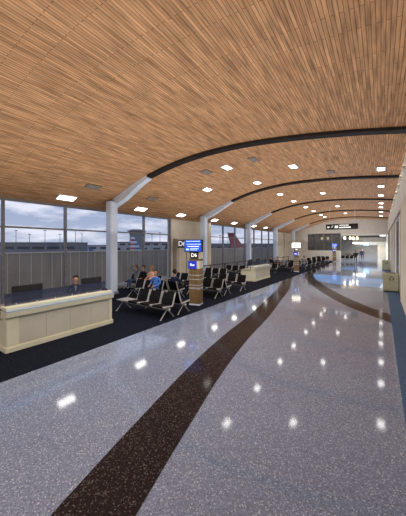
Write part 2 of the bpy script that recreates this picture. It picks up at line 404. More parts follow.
for lab, X, Z in (('flush ceiling vent beside the light nearest the left window', 10.69, 6.86),
                  ('flush ceiling vent beyond first silver beam end, above the seats', 10.69, 10.51),
                  ('flush ceiling vent left of the sparse-row light, over the seats', 7.27, 10.95),
                  ('flush ceiling vent above the carpet edge, just under nearest arched beam', 4.86, 11.26),
                  ('flush ceiling vent in middle of vault just before second arched beam', 2.2, 15.27)):
    if vt is None:
        vt = thing('ceiling_vent', lab, 'vent', group='flush ceiling vents')
        MB().box(-.18, .18, -.34, .34, -.02, .01).build('frame', M['vent'], vt)
        mb = MB()
        for j in range(6): mb.box(-.15, .15, -.30 + j * .105, -.26 + j * .105, -.026, -.018)
        mb.build('slat_grille', M['grey'], vt)
        t = vt
    else: t = copy_tree(vt); t['label'] = lab
    t.location = (-X, Z, cz(X) - .012); t.rotation_euler = (0, ceil_rot(X), 0)
# small wall uplights under the right edge of the vault
ul = None
for i, Z in enumerate((13.4, 15.3, 17.4, 19.8, 22.6, 26, 30, 35)):
    lab = 'small cream wall light high on the right wall, %s from the camera' % ordinal[i]
    if ul is None:
        ul = thing('wall_light', lab, 'wall light', group='small lights along the right wall top'); t = ul
        mb = MB(); mb.poly([(0, -.22, 0), (-.10, -.22, .06), (-.10, -.22, .16), (0, -.22, .16)], (0, .44, 0)); mb.build('housing', M['cream'], ul)
        MB().box(-.09, -.02, -.2, .2, .16, .17).build('lens', M['warm'], ul)
    else: t = copy_tree(ul); t['label'] = lab
    t.location = (.80, Z, 5.55)

# ------------------------------------------------------------------ check-in desks
def desk(Zc, L, label, mon):
    t = thing('check_in_desk', label, 'desk', 7.62, Zc, group='gate check-in desks')
    f = .55; b = -.55; h = L / 2             # local x: +x is the passenger side
    MB().box(b, f + .0, -h, h, 0, .13).build('plinth', M['desk_cream'], t, bevel=.012)
    mb = MB(); mb.box(b + .05, f - .06, -h + .05, h - .05, .13, .80)
    for a, c in ((-h + .03, -h + .28), (h - .14, h - .03)): mb.box(b + .04, f - .03, a, c, .13, .80)
    mb.build('body', M['desk_cream'], t, bevel=.008)
    mb = MB(); n = 4; a0 = -h + .28; a1 = h - .14
    for i in range(n): mb.box(f - .06, f - .045, a0 + (a1 - a0) * i / n + .002, a0 + (a1 - a0) * (i + 1) / n - .002, .15, .80)
    mb.build('front_panel', M['desk_panel'], t)
    mb = MB(); mb.poly([(f - .05, -h, .80), (f + .02, -h, .82), (f + .04, -h, .955), (f - .3, -h, .955), (f - .3, -h, .80)], (0, L, 0)); mb.build('fascia', M['desk_cream'], t, bevel=.008)
    MB().box(f - .16, f + .045, -h, h, .956, .972).build('blue_edge_strip', M['desk_edge'], t)
    MB().box(f - .40, f - .03, -h + .02, h - .02, .972, 1.045).build('transaction_shelf', M['desk_cream'], t, bevel=.01)
    MB().box(b, f - .30, -h + .03, h - .03, .72, .76).build('worktop', M['grey'], t)
    mb = MB(); mb.face(mb._v([(f - .25, -h + .06, 1.045), (f - .25, h - .12, 1.045), (f - .25, h - .12, 1.34), (f - .25, -h + .06, 1.34)])); gl = mb.build('glass_screen', M['desk_glass'], t)
    for i in range(6):
        MB().tube([(f - .245, -h + .3 + i * (L - .6) / 5, 1.07), (f - .225, -h + .3 + i * (L - .6) / 5, 1.07)], .012).build('clamp', M['chrome'], gl)
    return t
def monitor(X, Z, w, label, z=.76, rz=0):
    t = thing('monitor', label, 'monitor', X, Z, z, rz, group='monitors on check-in desks')
    MB().box(-.10, .10, -.13, .13, 0, .02).build('base', M['black'], t)
    MB().box(-.02, .02, -.03, .03, .02, .32).build('neck', M['black'], t)
    MB().box(-.025, .025, -w / 2, w / 2, .27, .69).build('display', M['black'], t, bevel=.008)
    MB().box(-.03, -.026, -w / 2 + .02, w / 2 - .02, .29, .67).build('screen', M['dark'], t)
    return t
desk(3.80, 2.9, 'large cream check-in desk with smoked glass screen at left foreground', 2)
desk(18.05, 3.0, 'smaller cream check-in desk farther along carpet beside the third column', 2)
monitor(7.72, 3.06, .72, 'wide black monitor at near left end of the large desk')
monitor(7.72, 4.90, .70, 'wide black monitor at right end of the large desk, beside the seated agent')
monitor(7.75, 17.35, .66, 'black monitor on the smaller distant desk, nearer of the two')
monitor(7.75, 18.75, .66, 'black monitor on the smaller distant desk, farther of the two')
t = thing('card_reader', 'small black card reader at far right end of large desk shelf', 'card reader', 7.35, 5.13, .972)
mb = MB(); mb.poly([(-.09, -.05, 0), (.11, -.05, 0), (.09, -.05, .10), (-.07, -.05, .16)], (0, .11, 0)); mb.build('case', M['black'], t, bevel=.008)
mb = MB(); mb.box(-.05, .05, -.053, -.05, .03, .08); mb.build('keypad', M['grey'], t)
st = thing('stool', 'dark swivel stool behind the large check-in desk under the agent', 'stool', 9.4, 5.32)
mb = MB(); mb.tube([(0, 0, .33), (0, 0, .39)], .19, 16); mb.build('seat', M['vinyl'], st)
mb = MB(); mb.tube([(0, 0, .04), (0, 0, .33)], .03); mb.build('post', M['chrome'], st)
mb = MB()
for a in range(5): mb.tube([(0, 0, .06), (.24 * math.cos(a * 1.2566), .24 * math.sin(a * 1.2566), .025)], .02, 6)
mb.build('base', M['black'], st)

# ------------------------------------------------------------------ gate kiosks
def kiosk(X, Z, label, blue_top, gate):
    t = thing('gate_kiosk', label, 'kiosk', X, Z, 0, group='gate kiosks')
    w, dp = .235, .20
    MB().box(-w, w, -dp, dp, 0, .07).build('base', M['silver'], t)
    MB().box(-w, w, -dp, dp, .07, 1.52).build('wood_tower', M['kiosk_wood'], t, bevel=.006)
    mb = MB()
    for z in (1.24, 1.07, .83, .72, .68): mb.box(-w - .003, w + .003, -dp - .003, dp + .003, z, z + .016)
    mb.build('inlay_strip', M['silver'], t)
    b = MB().box(-w - .03, w - .12, -dp - .02, dp - .05, 1.52, 1.84).build('blue_panel', M['sign_blue'], t)
    MB().box(w - .119, w, -dp, dp, 1.52, 1.84).build('cream_side', M['cream'], t)
    MB().box(-w, w, -dp, dp, 1.84, 1.93).build('collar', M['kiosk_wood'], t)
    MB().box(-w - .0, w - .0, -dp + .02, dp, 1.93, 2.22).build('cream_core', M['cream'], t)
    g = MB().box(-w + .05, w - .05, -dp - .02, -dp + .02, 1.94, 2.22).build('gate_number_panel', M['black'], t)
    sc = MB().box(-.41, .41, -dp - .09, -dp - .02, 2.22, 2.72).build('display', M['black'], t, bevel=.008)
    MB().box(-.08, .08, -dp - .02, dp, 2.22, 2.62).build('display_bracket', M['black'], t)
    y = -dp - .095
    s = MB().box(-.39, .36, y, y + .004, 2.24, 2.70).build('screen', M['screen_blue'] if blue_top else M['screen_white'], sc)
    if blue_top:
        mb = MB()
        mb.box(-.32, .30, y - .003, y, 2.64, 2.665); mb.box(-.30, .34, y - .003, y, 2.52, 2.545); mb.box(-.32, -.20, y - .003, y, 2.285, 2.35)
        mb.box(-.14, .24, y - .003, y, 2.34, 2.365); mb.box(-.14, .18, y - .003, y, 2.285, 2.31); mb.build('screen_text', M['screen_light'], s)
        mb = MB(); mb.box(-.26, .26, y - .004, y, 2.425, 2.455); mb.build('screen_heading', M['letter'], s)
    else:
        mb = MB(); mb.box(-.30, .30, y - .003, y, 2.56, 2.60); mb.box(-.30, .1, y - .003, y, 2.36, 2.40); mb.build('screen_text', M['greige'], s)
    if gate: text(gate, .21, 'gate_number', M['letter'], g, (.0, -dp - .024, 2.075), (math.pi / 2, 0, 0))
    else:
        mb = MB(); mb.box(-.08, .02, -dp - .026, -dp - .02, 2.0, 2.16); mb.box(.05, .10, -dp - .026, -dp - .02, 2.0, 2.16); mb.build('gate_number', M['letter'], g)
    if gate: text('Bus', .14, 'lettering', M['letter'], b, (-.075, -dp - .024, 1.68), (math.pi / 2, 0, 0))
    else: MB().box(-.17, .03, -dp - .026, -dp - .02, 1.63, 1.72).build('lettering', M['letter'], b)
    return t
RK = .22
kiosk(6.42, 8.86, 'wood-clad gate kiosk marked D6 with a bright blue screen, nearest the camera', True, 'D6').rotation_euler.z = RK
kiosk(6.55, 25.1, 'wood-clad gate kiosk with glowing white screen on top, middle distance', False, None).rotation_euler.z = RK
kiosk(5.85, 43.9, 'small far wood-clad gate kiosk with blue screen, farthest of three', True, None).rotation_euler.z = RK
# black D6 gate sign on the vestibule
t = thing('gate_sign', 'black gate sign with white letters mounted behind the nearest kiosk screen', 'sign', 11.40, 14.2, 2.30, RK)
MB().box(-.42, .50, -.05, .05, 0, .54).build('panel', M['black'], t, bevel=.01)
text('D6', .48, 'lettering', M['letter'], t, (-.06, -.055, .28), (math.pi / 2, 0, 0))
MB().box(-.04, .04, .05, .42, .24, .32).build('bracket', M['mullion'], t)
MB().box(-.45, .04, .34, .42, .24, .32).build('bracket', M['mullion'], t)

# hanging direction sign
t = thing('hanging_sign', 'long black overhead direction sign hung on wires from the vaulted ceiling', 'sign', 3.28, 29.5, 4.07)
pn = MB().box(-1.43, 1.43, -.09, .09, 0, .55).build('panel', M['black'], t, bevel=.015)
for x in (-1.1, 1.15):
    mb = MB(); mb.tube([(x, 0, .55), (x, 0, cz(3.28 - x) - 4.07)], .012, 6); mb.build('wire', M['silver'], t)
y = -.095
mb = MB(); mb.poly([(-1.32, y, .27), (-1.20, y, .39), (-1.20, y, .31), (-1.06, y, .31), (-1.06, y, .23), (-1.20, y, .23), (-1.20, y, .15)], (0, .006, 0)); mb.build('arrow_symbol', M['letter'], pn)
mb = MB(); mb.poly([(-.93, y, .20), (-.78, y, .27), (-.93, y, .34), (-.89, y, .27)], (0, .006, 0)); mb.box(-.84, -.76, y, y + .006, .33, .41); mb.build('walkway_symbol', M['letter'], pn)
mb = MB(); mb.box(-.60, -.30, y, y + .006, .16, .40); mb.build('white_symbol', M['letter'], pn)
mb = MB()
for z, bars in ((.36, (.14, .2, .12, .24)), (.14, (.3, .22, .16, .2))):
    x = -.18
    for b in bars: mb.box(x, x + b, y, y + .006, z, z + .11); x += b + .035
mb.build('lettering', M['letter'], pn)

# ------------------------------------------------------------------ tandem seating
def bench_tree(n, table=0):
    t = bpy.data.objects.new('tandem_bench', None); C.objects.link(t)
    p = .62; W = n * p
    for i in range(n):
        x = -W / 2 + p * (i + .5); hw = .25
        mb = MB(); mb.poly([(x - hw, -.27, .405), (x - hw, -.27, .455), (x - hw, -.22, .475), (x - hw, .16, .445), (x - hw, .20, .46), (x - hw, .22, .41), (x - hw, .16, .395)], (2 * hw, 0, 0)); mb.build('seat', M['vinyl'], t, bevel=.012)
        mb = MB(); mb.poly([(x - hw, .17, .47), (x - hw, .21, .455), (x - hw, .365, .83), (x - hw, .345, .86), (x - hw, .315, .85), (x - hw, .22, .64)], (2 * hw, 0, 0)); mb.build('backrest', M['vinyl'], t, bevel=.012)
        for sx in (-1, 1):
            mb = MB(); xx = x + sx * .272
            pr = [(-.30, .46), (-.26, .485), (.15, .44), (.19, .47), (.325, .87), (.36, .885), (.375, .86), (.225, .42), (.17, .385), (-.28, .425)]
            mb.poly([(xx - .015, a, b) for a, b in pr], (.03, 0, 0)); mb.build('side_frame', M['chrome'], t, bevel=.006)
    ext = table * .62
    MB().box(-W / 2 - .02 - ext, W / 2 + .02, -.04, .04, .30, .37).build('beam', M['chrome'], t, bevel=.01)
    for x in (-W / 2 + .10 - ext, W / 2 - .10):
        mb = MB(); mb.tube([(x, -.32, .02), (x, -.02, .32)], .014); mb.tube([(x, .32, .02), (x, .02, .32)], .014)
        for yy in (-.32, .32): mb.tube([(x, yy, 0), (x, yy, .025)], .03, 8)
        mb.build('leg', M['chrome'], t)
    if table:
        MB().box(-W / 2 - ext, -W / 2 - .04, -.26, .24, .41, .44).build('side_table', M['grey'], t, bevel=.008)
    return t
protos = {}
def bench(n, Xc, Zb, face, label, table=0):
    """Zb = line of the backrests; face -1 looks toward the camera end, +1 away"""
    key = (n, table)
    if key not in protos: t = protos[key] = bench_tree(n, table)
    else: t = copy_tree(protos[key])
    tag(t, label, 'bench', 'black tandem airport benches')
    t.scale = (1, 1, .955)
    t.location = (-Xc, Zb + (-.30 if face < 0 else .30), 0); t.rotation_euler = (0, 0, 0 if face < 0 else math.pi)
    return t
# first gate area
bench(3, 6.82, 6.90, -1, 'black three-seat bench with chrome frames nearest the camera, facing left, grey side table', 1)
bench(3, 6.82, 7.18, 1, 'black three-seat bench back to back behind the nearest bench')
bench(3, 9.17, 8.85, -1, 'black three-seat bench left of nearest kiosk holding the person in blue shirt')
bench(2, 8.30, 9.15, 1, 'black two-seat bench behind blue shirt person, holding dark-haired person facing away')
bench(4, 11.0, 10.35, -1, 'black bench by the windows under the person with hands behind head')
bench(3, 9.75, 12.3, -1, 'black empty three-seat bench just left behind the nearest kiosk')
bench(3, 7.22, 10.95, -1, 'black three-seat bench immediately right behind the nearest kiosk, end at carpet edge')
bench(3, 7.22, 11.22, 1, 'black bench back to back behind the bench at nearest kiosk')
bench(3, 7.10, 13.35, -1, 'black three-seat bench between nearest kiosk and the smaller distant desk')
bench(3, 9.4, 13.35, -1, 'black bench beside window rail beyond nearest kiosk, left of three-seat bench by smaller desk')
bench(3, 9.9, 16.1, -1, 'black bench by the gate doorway left of the distant desk')
bench(3, 9.9, 19.2, -1, 'black bench behind the smaller distant desk by the windows')
# second gate area
bench(4, 8.15, 25.6, -1, 'black four-seat bench left of the white-screen kiosk facing camera')
bench(4, 8.15, 25.88, 1, 'black bench back to back behind bench at white-screen kiosk')
bench(4, 8.9, 23.2, -1, 'black bench beyond the smaller distant desk, in front of white-screen kiosk bench')
bench(3, 7.2, 28.4, -1, 'black three-seat bench right behind the white-screen kiosk')
bench(3, 7.2, 30.6, -1, 'black bench second beyond the white-screen kiosk on carpet edge')
bench(3, 7.2, 33.0, -1, 'black bench third beyond the white-screen kiosk on carpet edge')
bench(3, 7.2, 36.0, -1, 'black bench fourth beyond the white-screen kiosk on carpet edge')
bench(3, 7.2, 39.2, -1, 'black bench fifth beyond white-screen kiosk, last before the far kiosk')
bench(3, 7.2, 42.2, -1, 'black bench just in front of the far kiosk on carpet')
for i, Z in enumerate((47.2, 49.0, 50.8, 52.6, 54.6, 57, 60, 63)):
    bench(4, 4.75, Z, -1, 'tiny dark bench in far concourse, %s beyond the far kiosk' % ordinal[i])

# ------------------------------------------------------------------ window rails
def rail(Z0, Z1, X, label):
    t = thing('window_rail', label, 'rail', X, Z0); L = Z1 - Z0; n = max(2, round(L / 2.2))
    for z in (.88, .46): MB().box(-.035, .035, 0, L, z, z + .055).build('handrail' if z > .6 else 'lower_rail', M['black'], t)
    for i in range(n + 1): MB().box(-.03, .03, L * i / n - .03, L * i / n + .03, 0, .88).build('post', M['black'], t)
rail(14.9, 24.2, 10.2 + .9, 'black low rail in front of windows behind the smaller desk')
rail(27.5, 36.5, 10.6, 'black low rail beside windows behind the white-screen kiosk')

# ------------------------------------------------------------------ bins by the right wall
def bin_(Z, label):
    t = thing('recycling_bin', label, 'bin', -.425, Z, group='beige recycling bins')
    w = .335
    MB().box(-w + .02, w - .02, 0.02, .66, 0, .06).build('plinth', M['dark'], t)
    mb = MB(); mb.poly([(-w, 0, .06), (-w, 0, .93), (-w, .10, .98), (-w, .68, 1.0), (-w, .68, .06)], (2 * w, 0, 0)); b = mb.build('body', M['bin'], t, bevel=.02)
    MB().box(-.22, .22, .16, .50, .985, 1.0).build('lid_opening', M['dark'], t)
    mb = MB()
    c = Vector((.03, -.004, .72))
    for k in range(3):
        a = math.radians(90 + 120 * k)
        def q(r, an): return (c.x + r * math.cos(a + an), -.006, c.z + r * math.sin(a + an))
        mb.poly([q(.105, -.72), q(.118, .0), q(.105, .38), q(.135, .40), q(.10, .95), q(.048, .50), q(.07, .42), q(.078, 0), q(.07, -.72)], (0, .008, 0))
    mb.build('recycling_symbol', M['black'], b)
    return t
bin_(17.0, 'beige square recycling bin against right wall, nearer and larger of two')
bin_(31.3, 'beige square recycling bin against right wall, farther and smaller of two')

# ------------------------------------------------------------------ far concourse lights
for i, (X, Z) in enumerate(((4.75, 46.9), (4.0, 46.9), (3.75, 49.0), (3.2, 49.0))):
    t = thing('pendant_light', 'glowing pendant in the far opening, %s from the left' % ordinal[i], 'pendant light', X, Z, 3.3, group='pendants in the far opening')
    mb = MB(); mb.tube([(0, 0, .5), (0, 0, .77)], .012, 6); mb.build('cord', M['black'], t)
    mb = MB(); mb.tube([(0, 0, .1), (0, 0, .5)], [.14, .12], 12); mb.build('shade', M['warm'], t, smooth=False)
for i, (X, Z) in enumerate(((8.2, 47.5), (7.3, 47.5))):
    t = thing('pendant_light', 'warm pendant behind the dark glass wall, %s' % ('left one' if i == 0 else 'right one'), 'pendant light', X, Z, 3.4, group='pendants behind dark glass')
    mb = MB(); mb.tube([(0, 0, .4), (0, 0, .67)], .012, 6); mb.build('cord', M['black'], t)
    mb = MB(); mb.tube([(0, 0, 0), (0, 0, .4)], [.2, .15], 12); mb.build('shade', M['warm'], t)
t = thing('light_tube', 'long cool white strip light low in the far concourse', 'strip light', 3.2, 54, 2.75)
MB().box(-1.0, 1.0, -.06, .06, 0, .16).build('diffuser', M['tube'], t); MB().box(-1.05, 1.05, -.08, .08, .16, .2).build('housing', M['silver'], t)
for x in (-.8, .8): MB().box(x - .01, x + .01, -.01, .01, .2, 1.32).build('hanger', M['silver'], t)
t = thing('light_tube', 'short white ceiling strip light beside the far right wall', 'strip light', -.2, 49, 3.895)
MB().box(-.35, .35, -.3, .3, 0, .12).build('diffuser', M['tube'], t); MB().box(-.38, .38, -.33, .33, .12, .17).build('housing', M['silver'], t)
t = thing('information_screen', 'small bright blue information screen in far concourse', 'screen', 2.4, 60, 2.35)
MB().box(-.55, .55, 0, .1, 0, .7).build('case', M['black'], t); MB().box(-.5, .5, -.02, 0, .05, .65).build('screen', mat('far_screen', (.25, .45, .9), emit=1.2), t)
MB().box(-.03, .03, .03, .07, .7, 1.72).build('hanger', M['silver'], t)

# ------------------------------------------------------------------ people
def person(name_label, X, Z, rz, pose, top, legs, hair, z0=0, hgt=1.0, long_hair=False, tie=None, head_turn=0):
    """local +y is the way the person faces"""
    V = []; E = []; R = []; Lb = []
    def v(p, r): V.append(Vector(p)); R.append(r if isinstance(r, tuple) else (r, r)); return len(V) - 1
    def e(a, b, l): E.append((a, b)); Lb.append(l)
    sit = pose != 'stand' and pose != 'walk'
    ph = .50 if sit else .93
    pel = v((0, 0, ph), (.15, .115)); wa = v((0, .0, ph + .20), (.135, .10)); ch = v((0, -.01, ph + .40), (.16, .115)); nb = v((0, -.015, ph + .525), (.075, .07))
    e(pel, wa, 'top'); e(wa, ch, 'top'); e(ch, nb, 'top')
    nk = v((0, .0, ph + .575), .050); e(nb, nk, 'skin')
    hj = v((0, .028, ph + .640), (.072, .080)); hm = v((0, .018, ph + .725), (.094, .104)); ht = v((0, .005, ph + .805), (.074, .084))
    e(nk, hj, 'skin'); e(hj, hm, 'skin'); e(hm, ht, 'skin')
    for s in (-1, 1):
        sh = v((s * .185, -.01, ph + .475), .062); e(ch, sh, 'top')
        if pose == 'hands_up': el = (s * .42, .06, ph + .70); wr = (s * .15, -.10, ph + .80); d = Vector((-s * .9, -.25, .15))
        elif pose in ('sit', 'sit_lean'): el = (s * .25, .03, ph + .23); wr = (s * .13, .27, ph + .17); d = Vector((-s * .25, .95, -.15))
        elif pose == 'desk': el = (s * .26, .10, ph + .26); wr = (s * .12, .33, ph + .27); d = Vector((-s * .2, .97, -.1))
        elif pose == 'walk': el = (s * .24, -.05 * s - .02, ph + .22); wr = (s * .25, .10 * s + .06, ph - .02); d = Vector((0, .25, -.95))
        else: el = (s * .25, -.03, ph + .21); wr = (s * .26, .05, ph - .03); d = Vector((-s * .05, .2, -.97))
        eli = v(el, .045); wri = v(wr, .031); e(sh, eli, 'top'); e(eli, wri, 'top')
        d.normalize(); side = d.cross(Vector((0, 0, 1)) if abs(d.z) < .8 else Vector((s, 0, 0))).normalized(); nrm = side.cross(d).normalized()
        w = Vector(wr); pm = v(w + d * .06, (.033, .018)); e(wri, pm, 'skin')
        for f, ln in ((-1.5, .058), (-.5, .072), (.5, .078), (1.5, .068)):
            k1 = v(w + d * .095 + side * f * .018, .009); k2 = v(w + d * (.095 + ln * .55) + side * f * .021 - nrm * .008, .0085); k3 = v(w + d * (.095 + ln) + side * f * .022 - nrm * .026, .007)
            e(pm, k1, 'skin'); e(k1, k2, 'skin'); e(k2, k3, 'skin')
        t1 = v(w + d * .06 + side * .044, .011); t2 = v(w + d * .095 + side * .060 - nrm * .012, .009); e(pm, t1, 'skin'); e(t1, t2, 'skin')
        hp = v((s * .095, .01, ph - .03), (.095, .095)); e(pel, hp, 'legs')
        if sit: kn = (s * .12, .44, ph + .01); an = (s * .13, .44 if pose != 'desk' else .30, .09); to = (s * .14, an[1] + .17, .04)
        elif pose == 'walk': kn = (s * .09, .10 + .10 * s, .50); an = (s * .09, .20 * s, .09 if s > 0 else .13); to = (s * .095, .20 * s + .17, .035 if s > 0 else .05)
        else: kn = (s * .11, .01, .50); an = (s * .115, -.02, .09); to = (s * .13, .14, .035)
        mid = v((Vector(V[hp]) + Vector(kn)) / 2, .078)
        kni = v(kn, .056); cf = v((Vector(kn) * .62 + Vector(an) * .38) + Vector((0, -.02, 0)), .054); ani = v(an, .036); toi = v(to, (.038, .03)); e(hp, mid, 'legs'); e(mid, kni, 'legs'); e(kni, cf, 'legs'); e(cf, ani, 'legs'); e(ani, toi, 'shoe')
    me = bpy.data.meshes.new('body'); me.from_pydata([tuple(p) for p in V], E, []); ob = bpy.data.objects.new('body', me); C.objects.link(ob)
    sk = ob.modifiers.new('skin', 'SKIN'); sk.use_smooth_shade = True
    for i, r in enumerate(R): me.skin_vertices[0].data[i].radius = r
    me.skin_vertices[0].data[pel].use_root = True
    sb = ob.modifiers.new('sub', 'SUBSURF'); sb.levels = 1; sb.render_levels = 1
    ev = bpy.data.meshes.new_from_object(ob.evaluated_get(bpy.context.evaluated_depsgraph_get()))
    bpy.data.objects.remove(ob)
    order = ['top', 'legs', 'skin', 'shoe']
    for m in (top, legs, M['skin'], M['shoe']): ev.materials.append(m)
    for pl in ev.polygons:
        c = pl.center; best = 9; bl = 0
        for (a, b), l in zip(E, Lb):
            A, B = V[a], V[b]; ab = B - A; t = max(0, min(1, (c - A).dot(ab) / max(1e-9, ab.length_squared))); dd = (c - A - ab * t).length - .5 * (R[a][0] * (1 - t) + R[b][0] * t)
            if dd < best: best = dd; bl = order.index(l)
        pl.material_index = bl; pl.use_smooth = True
    root = thing('person', name_label, 'person', X, Z, z0, rz); root.scale = (hgt,) * 3
    ev.name = 'body'
    bo = bpy.data.objects.new('body', ev); C.objects.link(bo); bo.parent = root
    # face
    hz = ph + .738
    mb = MB(); mb.ball((0, .114, hz - .025), .016, .8, 1.2, 1.6, 8, 6); mb.build('nose', M['skin'], root, smooth=True)
    for s in (-1, 1):
        mb = MB(); mb.ball((s * .034, .104, hz + .008), .011, 1.2, .7, .7, 8, 6); mb.build('eye', M['hair_black'], root, smooth=True)
        mb = MB(); mb.ball((s * .086, .01, hz - .01), .03, .4, .7, 1.1, 8, 6); mb.build('ear', M['skin'], root, smooth=True)
    mb = MB(); mb.ball((0, .103, hz - .068), .022, 1.1, .4, .25, 8, 5); mb.build('mouth', M['tail_red'] if long_hair else M['skin'], root, smooth=True)
    mb = MB(); mb.ball((0, -.022, hz + .026), .114, .93, 1.06, 1.04, 20, 16)
    bmesh.ops.delete(mb.b, geom=[q for q in mb.b.verts if (q.co.y > .030 and q.co.z < hz + .072) or q.co.z < hz - .080], context='VERTS')
    if long_hair: mb.ball((0, -.055, hz - .07), .085, .95, .6, 1.5, 12, 8)
    mb.build('hair', hair, root, smooth=True)
    if tie:
        mb = MB(); mb.poly([(-.05, .108, ph + .50), (.05, .108, ph + .50), (0, .128, ph + .26)], (0, .012, 0)); mb.build('shirt_front', tie, root)
    return root
PI = math.pi
# seated people face -Z (rz = pi) unless noted
person('agent in black jacket and white shirt seated behind the large check-in desk', 9.4, 5.32, -PI / 2 - .5, 'desk', M['c_black'], M['c_black'], M['hair_black'], z0=.0, tie=M['c_white'])
person('person in grey jacket leaning back with hands behind head, by the windows', 11.62, 10.14, PI - .2, 'hands_up', M['c_grey'], M['c_jean'], M['hair_brown'])
person('person in black jacket seated beside the person with hands behind head', 11.0, 10.14, PI, 'sit', M['c_black'], M['c_black'], M['hair_black'])
person('light-haired person in peach top seated on the window bench', 10.38, 10.14, PI - .1, 'sit', M['c_peach'], M['c_jean'], M['hair_blond'], long_hair=True)
person('person in bright blue shirt seated on bench left of nearest kiosk', 8.54, 8.64, PI + .15, 'sit', M['c_blue'], M['c_jean'], M['hair_brown'])
person('dark-haired person in navy jacket seated facing away, left of nearest kiosk', 8.00, 9.36, .0, 'sit', M['c_navy'], M['c_black'], M['hair_black'])
person('person in brown jacket seated left of the white-screen kiosk', 8.46, 25.39, PI, 'sit', M['c_brown'], M['c_black'], M['hair_brown'])
person('person in dark grey coat seated right beside the white-screen kiosk', 7.84, 25.39, PI, 'sit', M['c_grey'], M['c_black'], M['hair_black'])
person('person in black top seated at left end of bench by white-screen kiosk', 9.08, 25.39, PI, 'sit', M['c_black'], M['c_jean'], M['hair_black'])
person('person in grey jacket seated at carpet edge right of the white-screen kiosk', 6.58, 28.19, PI, 'sit', M['c_grey'], M['c_jean'], M['hair_brown'])
person('person in black clothes walking alone in the middle of the polished floor', 2.86, 41.0, PI, 'walk', M['c_black'], M['c_black'], M['hair_black'])
person('tiny distant person in dark coat standing beyond the far opening', 2.6, 52.0, PI, 'stand', M['c_black'], M['c_navy'], M['hair_brown'])
person('tiny distant person in navy standing near the far concourse benches', 3.1, 56.0, 0, 'stand', M['c_navy'], M['c_black'], M['hair_black'])

# ------------------------------------------------------------------ outside
GZ = -.30
mb = MB(); mb.box(-17.2, -12.75, -60, 100, GZ - .3, GZ); mb.struct('ground_walkway', M['sill'])
mb = MB(); mb.box(-900, -12.75, -500, 900, -3.9, -3.6); mb.struct('ground_apron', M['asphalt'])
t = thing('blast_fence', 'tall dark ribbed metal fence running outside along all the windows', 'fence', 16.2, -8, GZ); L = 72
MB().box(-.05, .05, 0, L, .0, 2.33).build('panel', M['fence'], t)
mb = MB()
for i in range(int(L / .56) + 1): mb.box(.05, .085, i * .56 - .02, i * .56 + .02, 0, 2.33)
mb.build('rib', M['fence_rib'], t)
MB().box(-.09, .10, 0, L, 2.33, 2.40).build('top_rail', M['fence_rib'], t)
GZ = -3.6
# positions are set by bearing from the viewpoint; u = metres left of hall axis, v = along
def far(px, D):
    k = (px - 203) / 260; s, c = math.sin(TH), math.cos(TH)
    return D * (s - k * c), D * (c + k * s)
def block(name, label, px0, px1, D, h, mname, wrows, cat='building', roof=None, dep=12):
    x0, y0 = far(px0, D); x1, y1 = far(px1, D)
    a = math.atan2(y1 - y0, -(x1 - x0)); L = math.hypot(x1 - x0, y1 - y0)
    t = thing(name, label, cat, x0, y0, GZ, a)
    MB().box(0, L, 0, dep, 0, h).build('wall', M[mname], t)
    MB().box(-.3, L + .3, -.3, dep, h, h + .5).build('roof', M[roof or 'concrete'], t)
    for z0, z1, n, fill in wrows:
        st = L / n
        for i in range(n): MB().box(i * st + st * (1 - fill) / 2, i * st + st * (1 + fill) / 2, -.08, .02, z0, z1).build('window', M['far_window'], t)
    return t
block('terminal_building', 'long low grey terminal building behind the fence, left window bays', -60, 76, 120, 6.9, 'concrete', [(4.2, 5.4, 9, .8)])
block('terminal_building', 'grey terminal wing behind the fence, right of the long low building', 68, 108, 165, 5.6, 'concrete_light', [(3.6, 4.8, 4, .6)])
block('terminal_building', 'grey two-tier terminal building behind striped tail and control tower', 110, 177, 142, 7.4, 'concrete_light', [(3.2, 4.6, 5, .55), (6.0, 6.9, 8, .62)])
block('terminal_building', 'dim grey terminal building seen through windows behind smaller desk', 204, 280, 130, 6.4, 'concrete', [(4.4, 5.5, 7, .6)])
x, y = far(135.5, 128)
t = thing('control_tower', 'squat grey control tower with flat overhanging cap', 'control tower', x, y, GZ, TH)
MB().box(-2.9, 2.9, 0, 5, 0, 11.6).build('shaft', M['concrete'], t)
MB().box(-3.1, 3.1, -.2, 5, 11.6, 12.7).build('cab', M['far_window'], t)
mb = MB(); mb.box(-3.9, 3.9, -.7, 5.6, 12.7, 13.3); mb.box(-2.6, 2.6, 0, 5, 13.3, 13.8); mb.build('cap', M['concrete'], t)
mb = MB()
for q in (-1.2, .4, 1.3): mb.box(q - .05, q + .05, 2, 2.1, 13.8, 14.6)
mb.build('antenna', M['dark'], t)
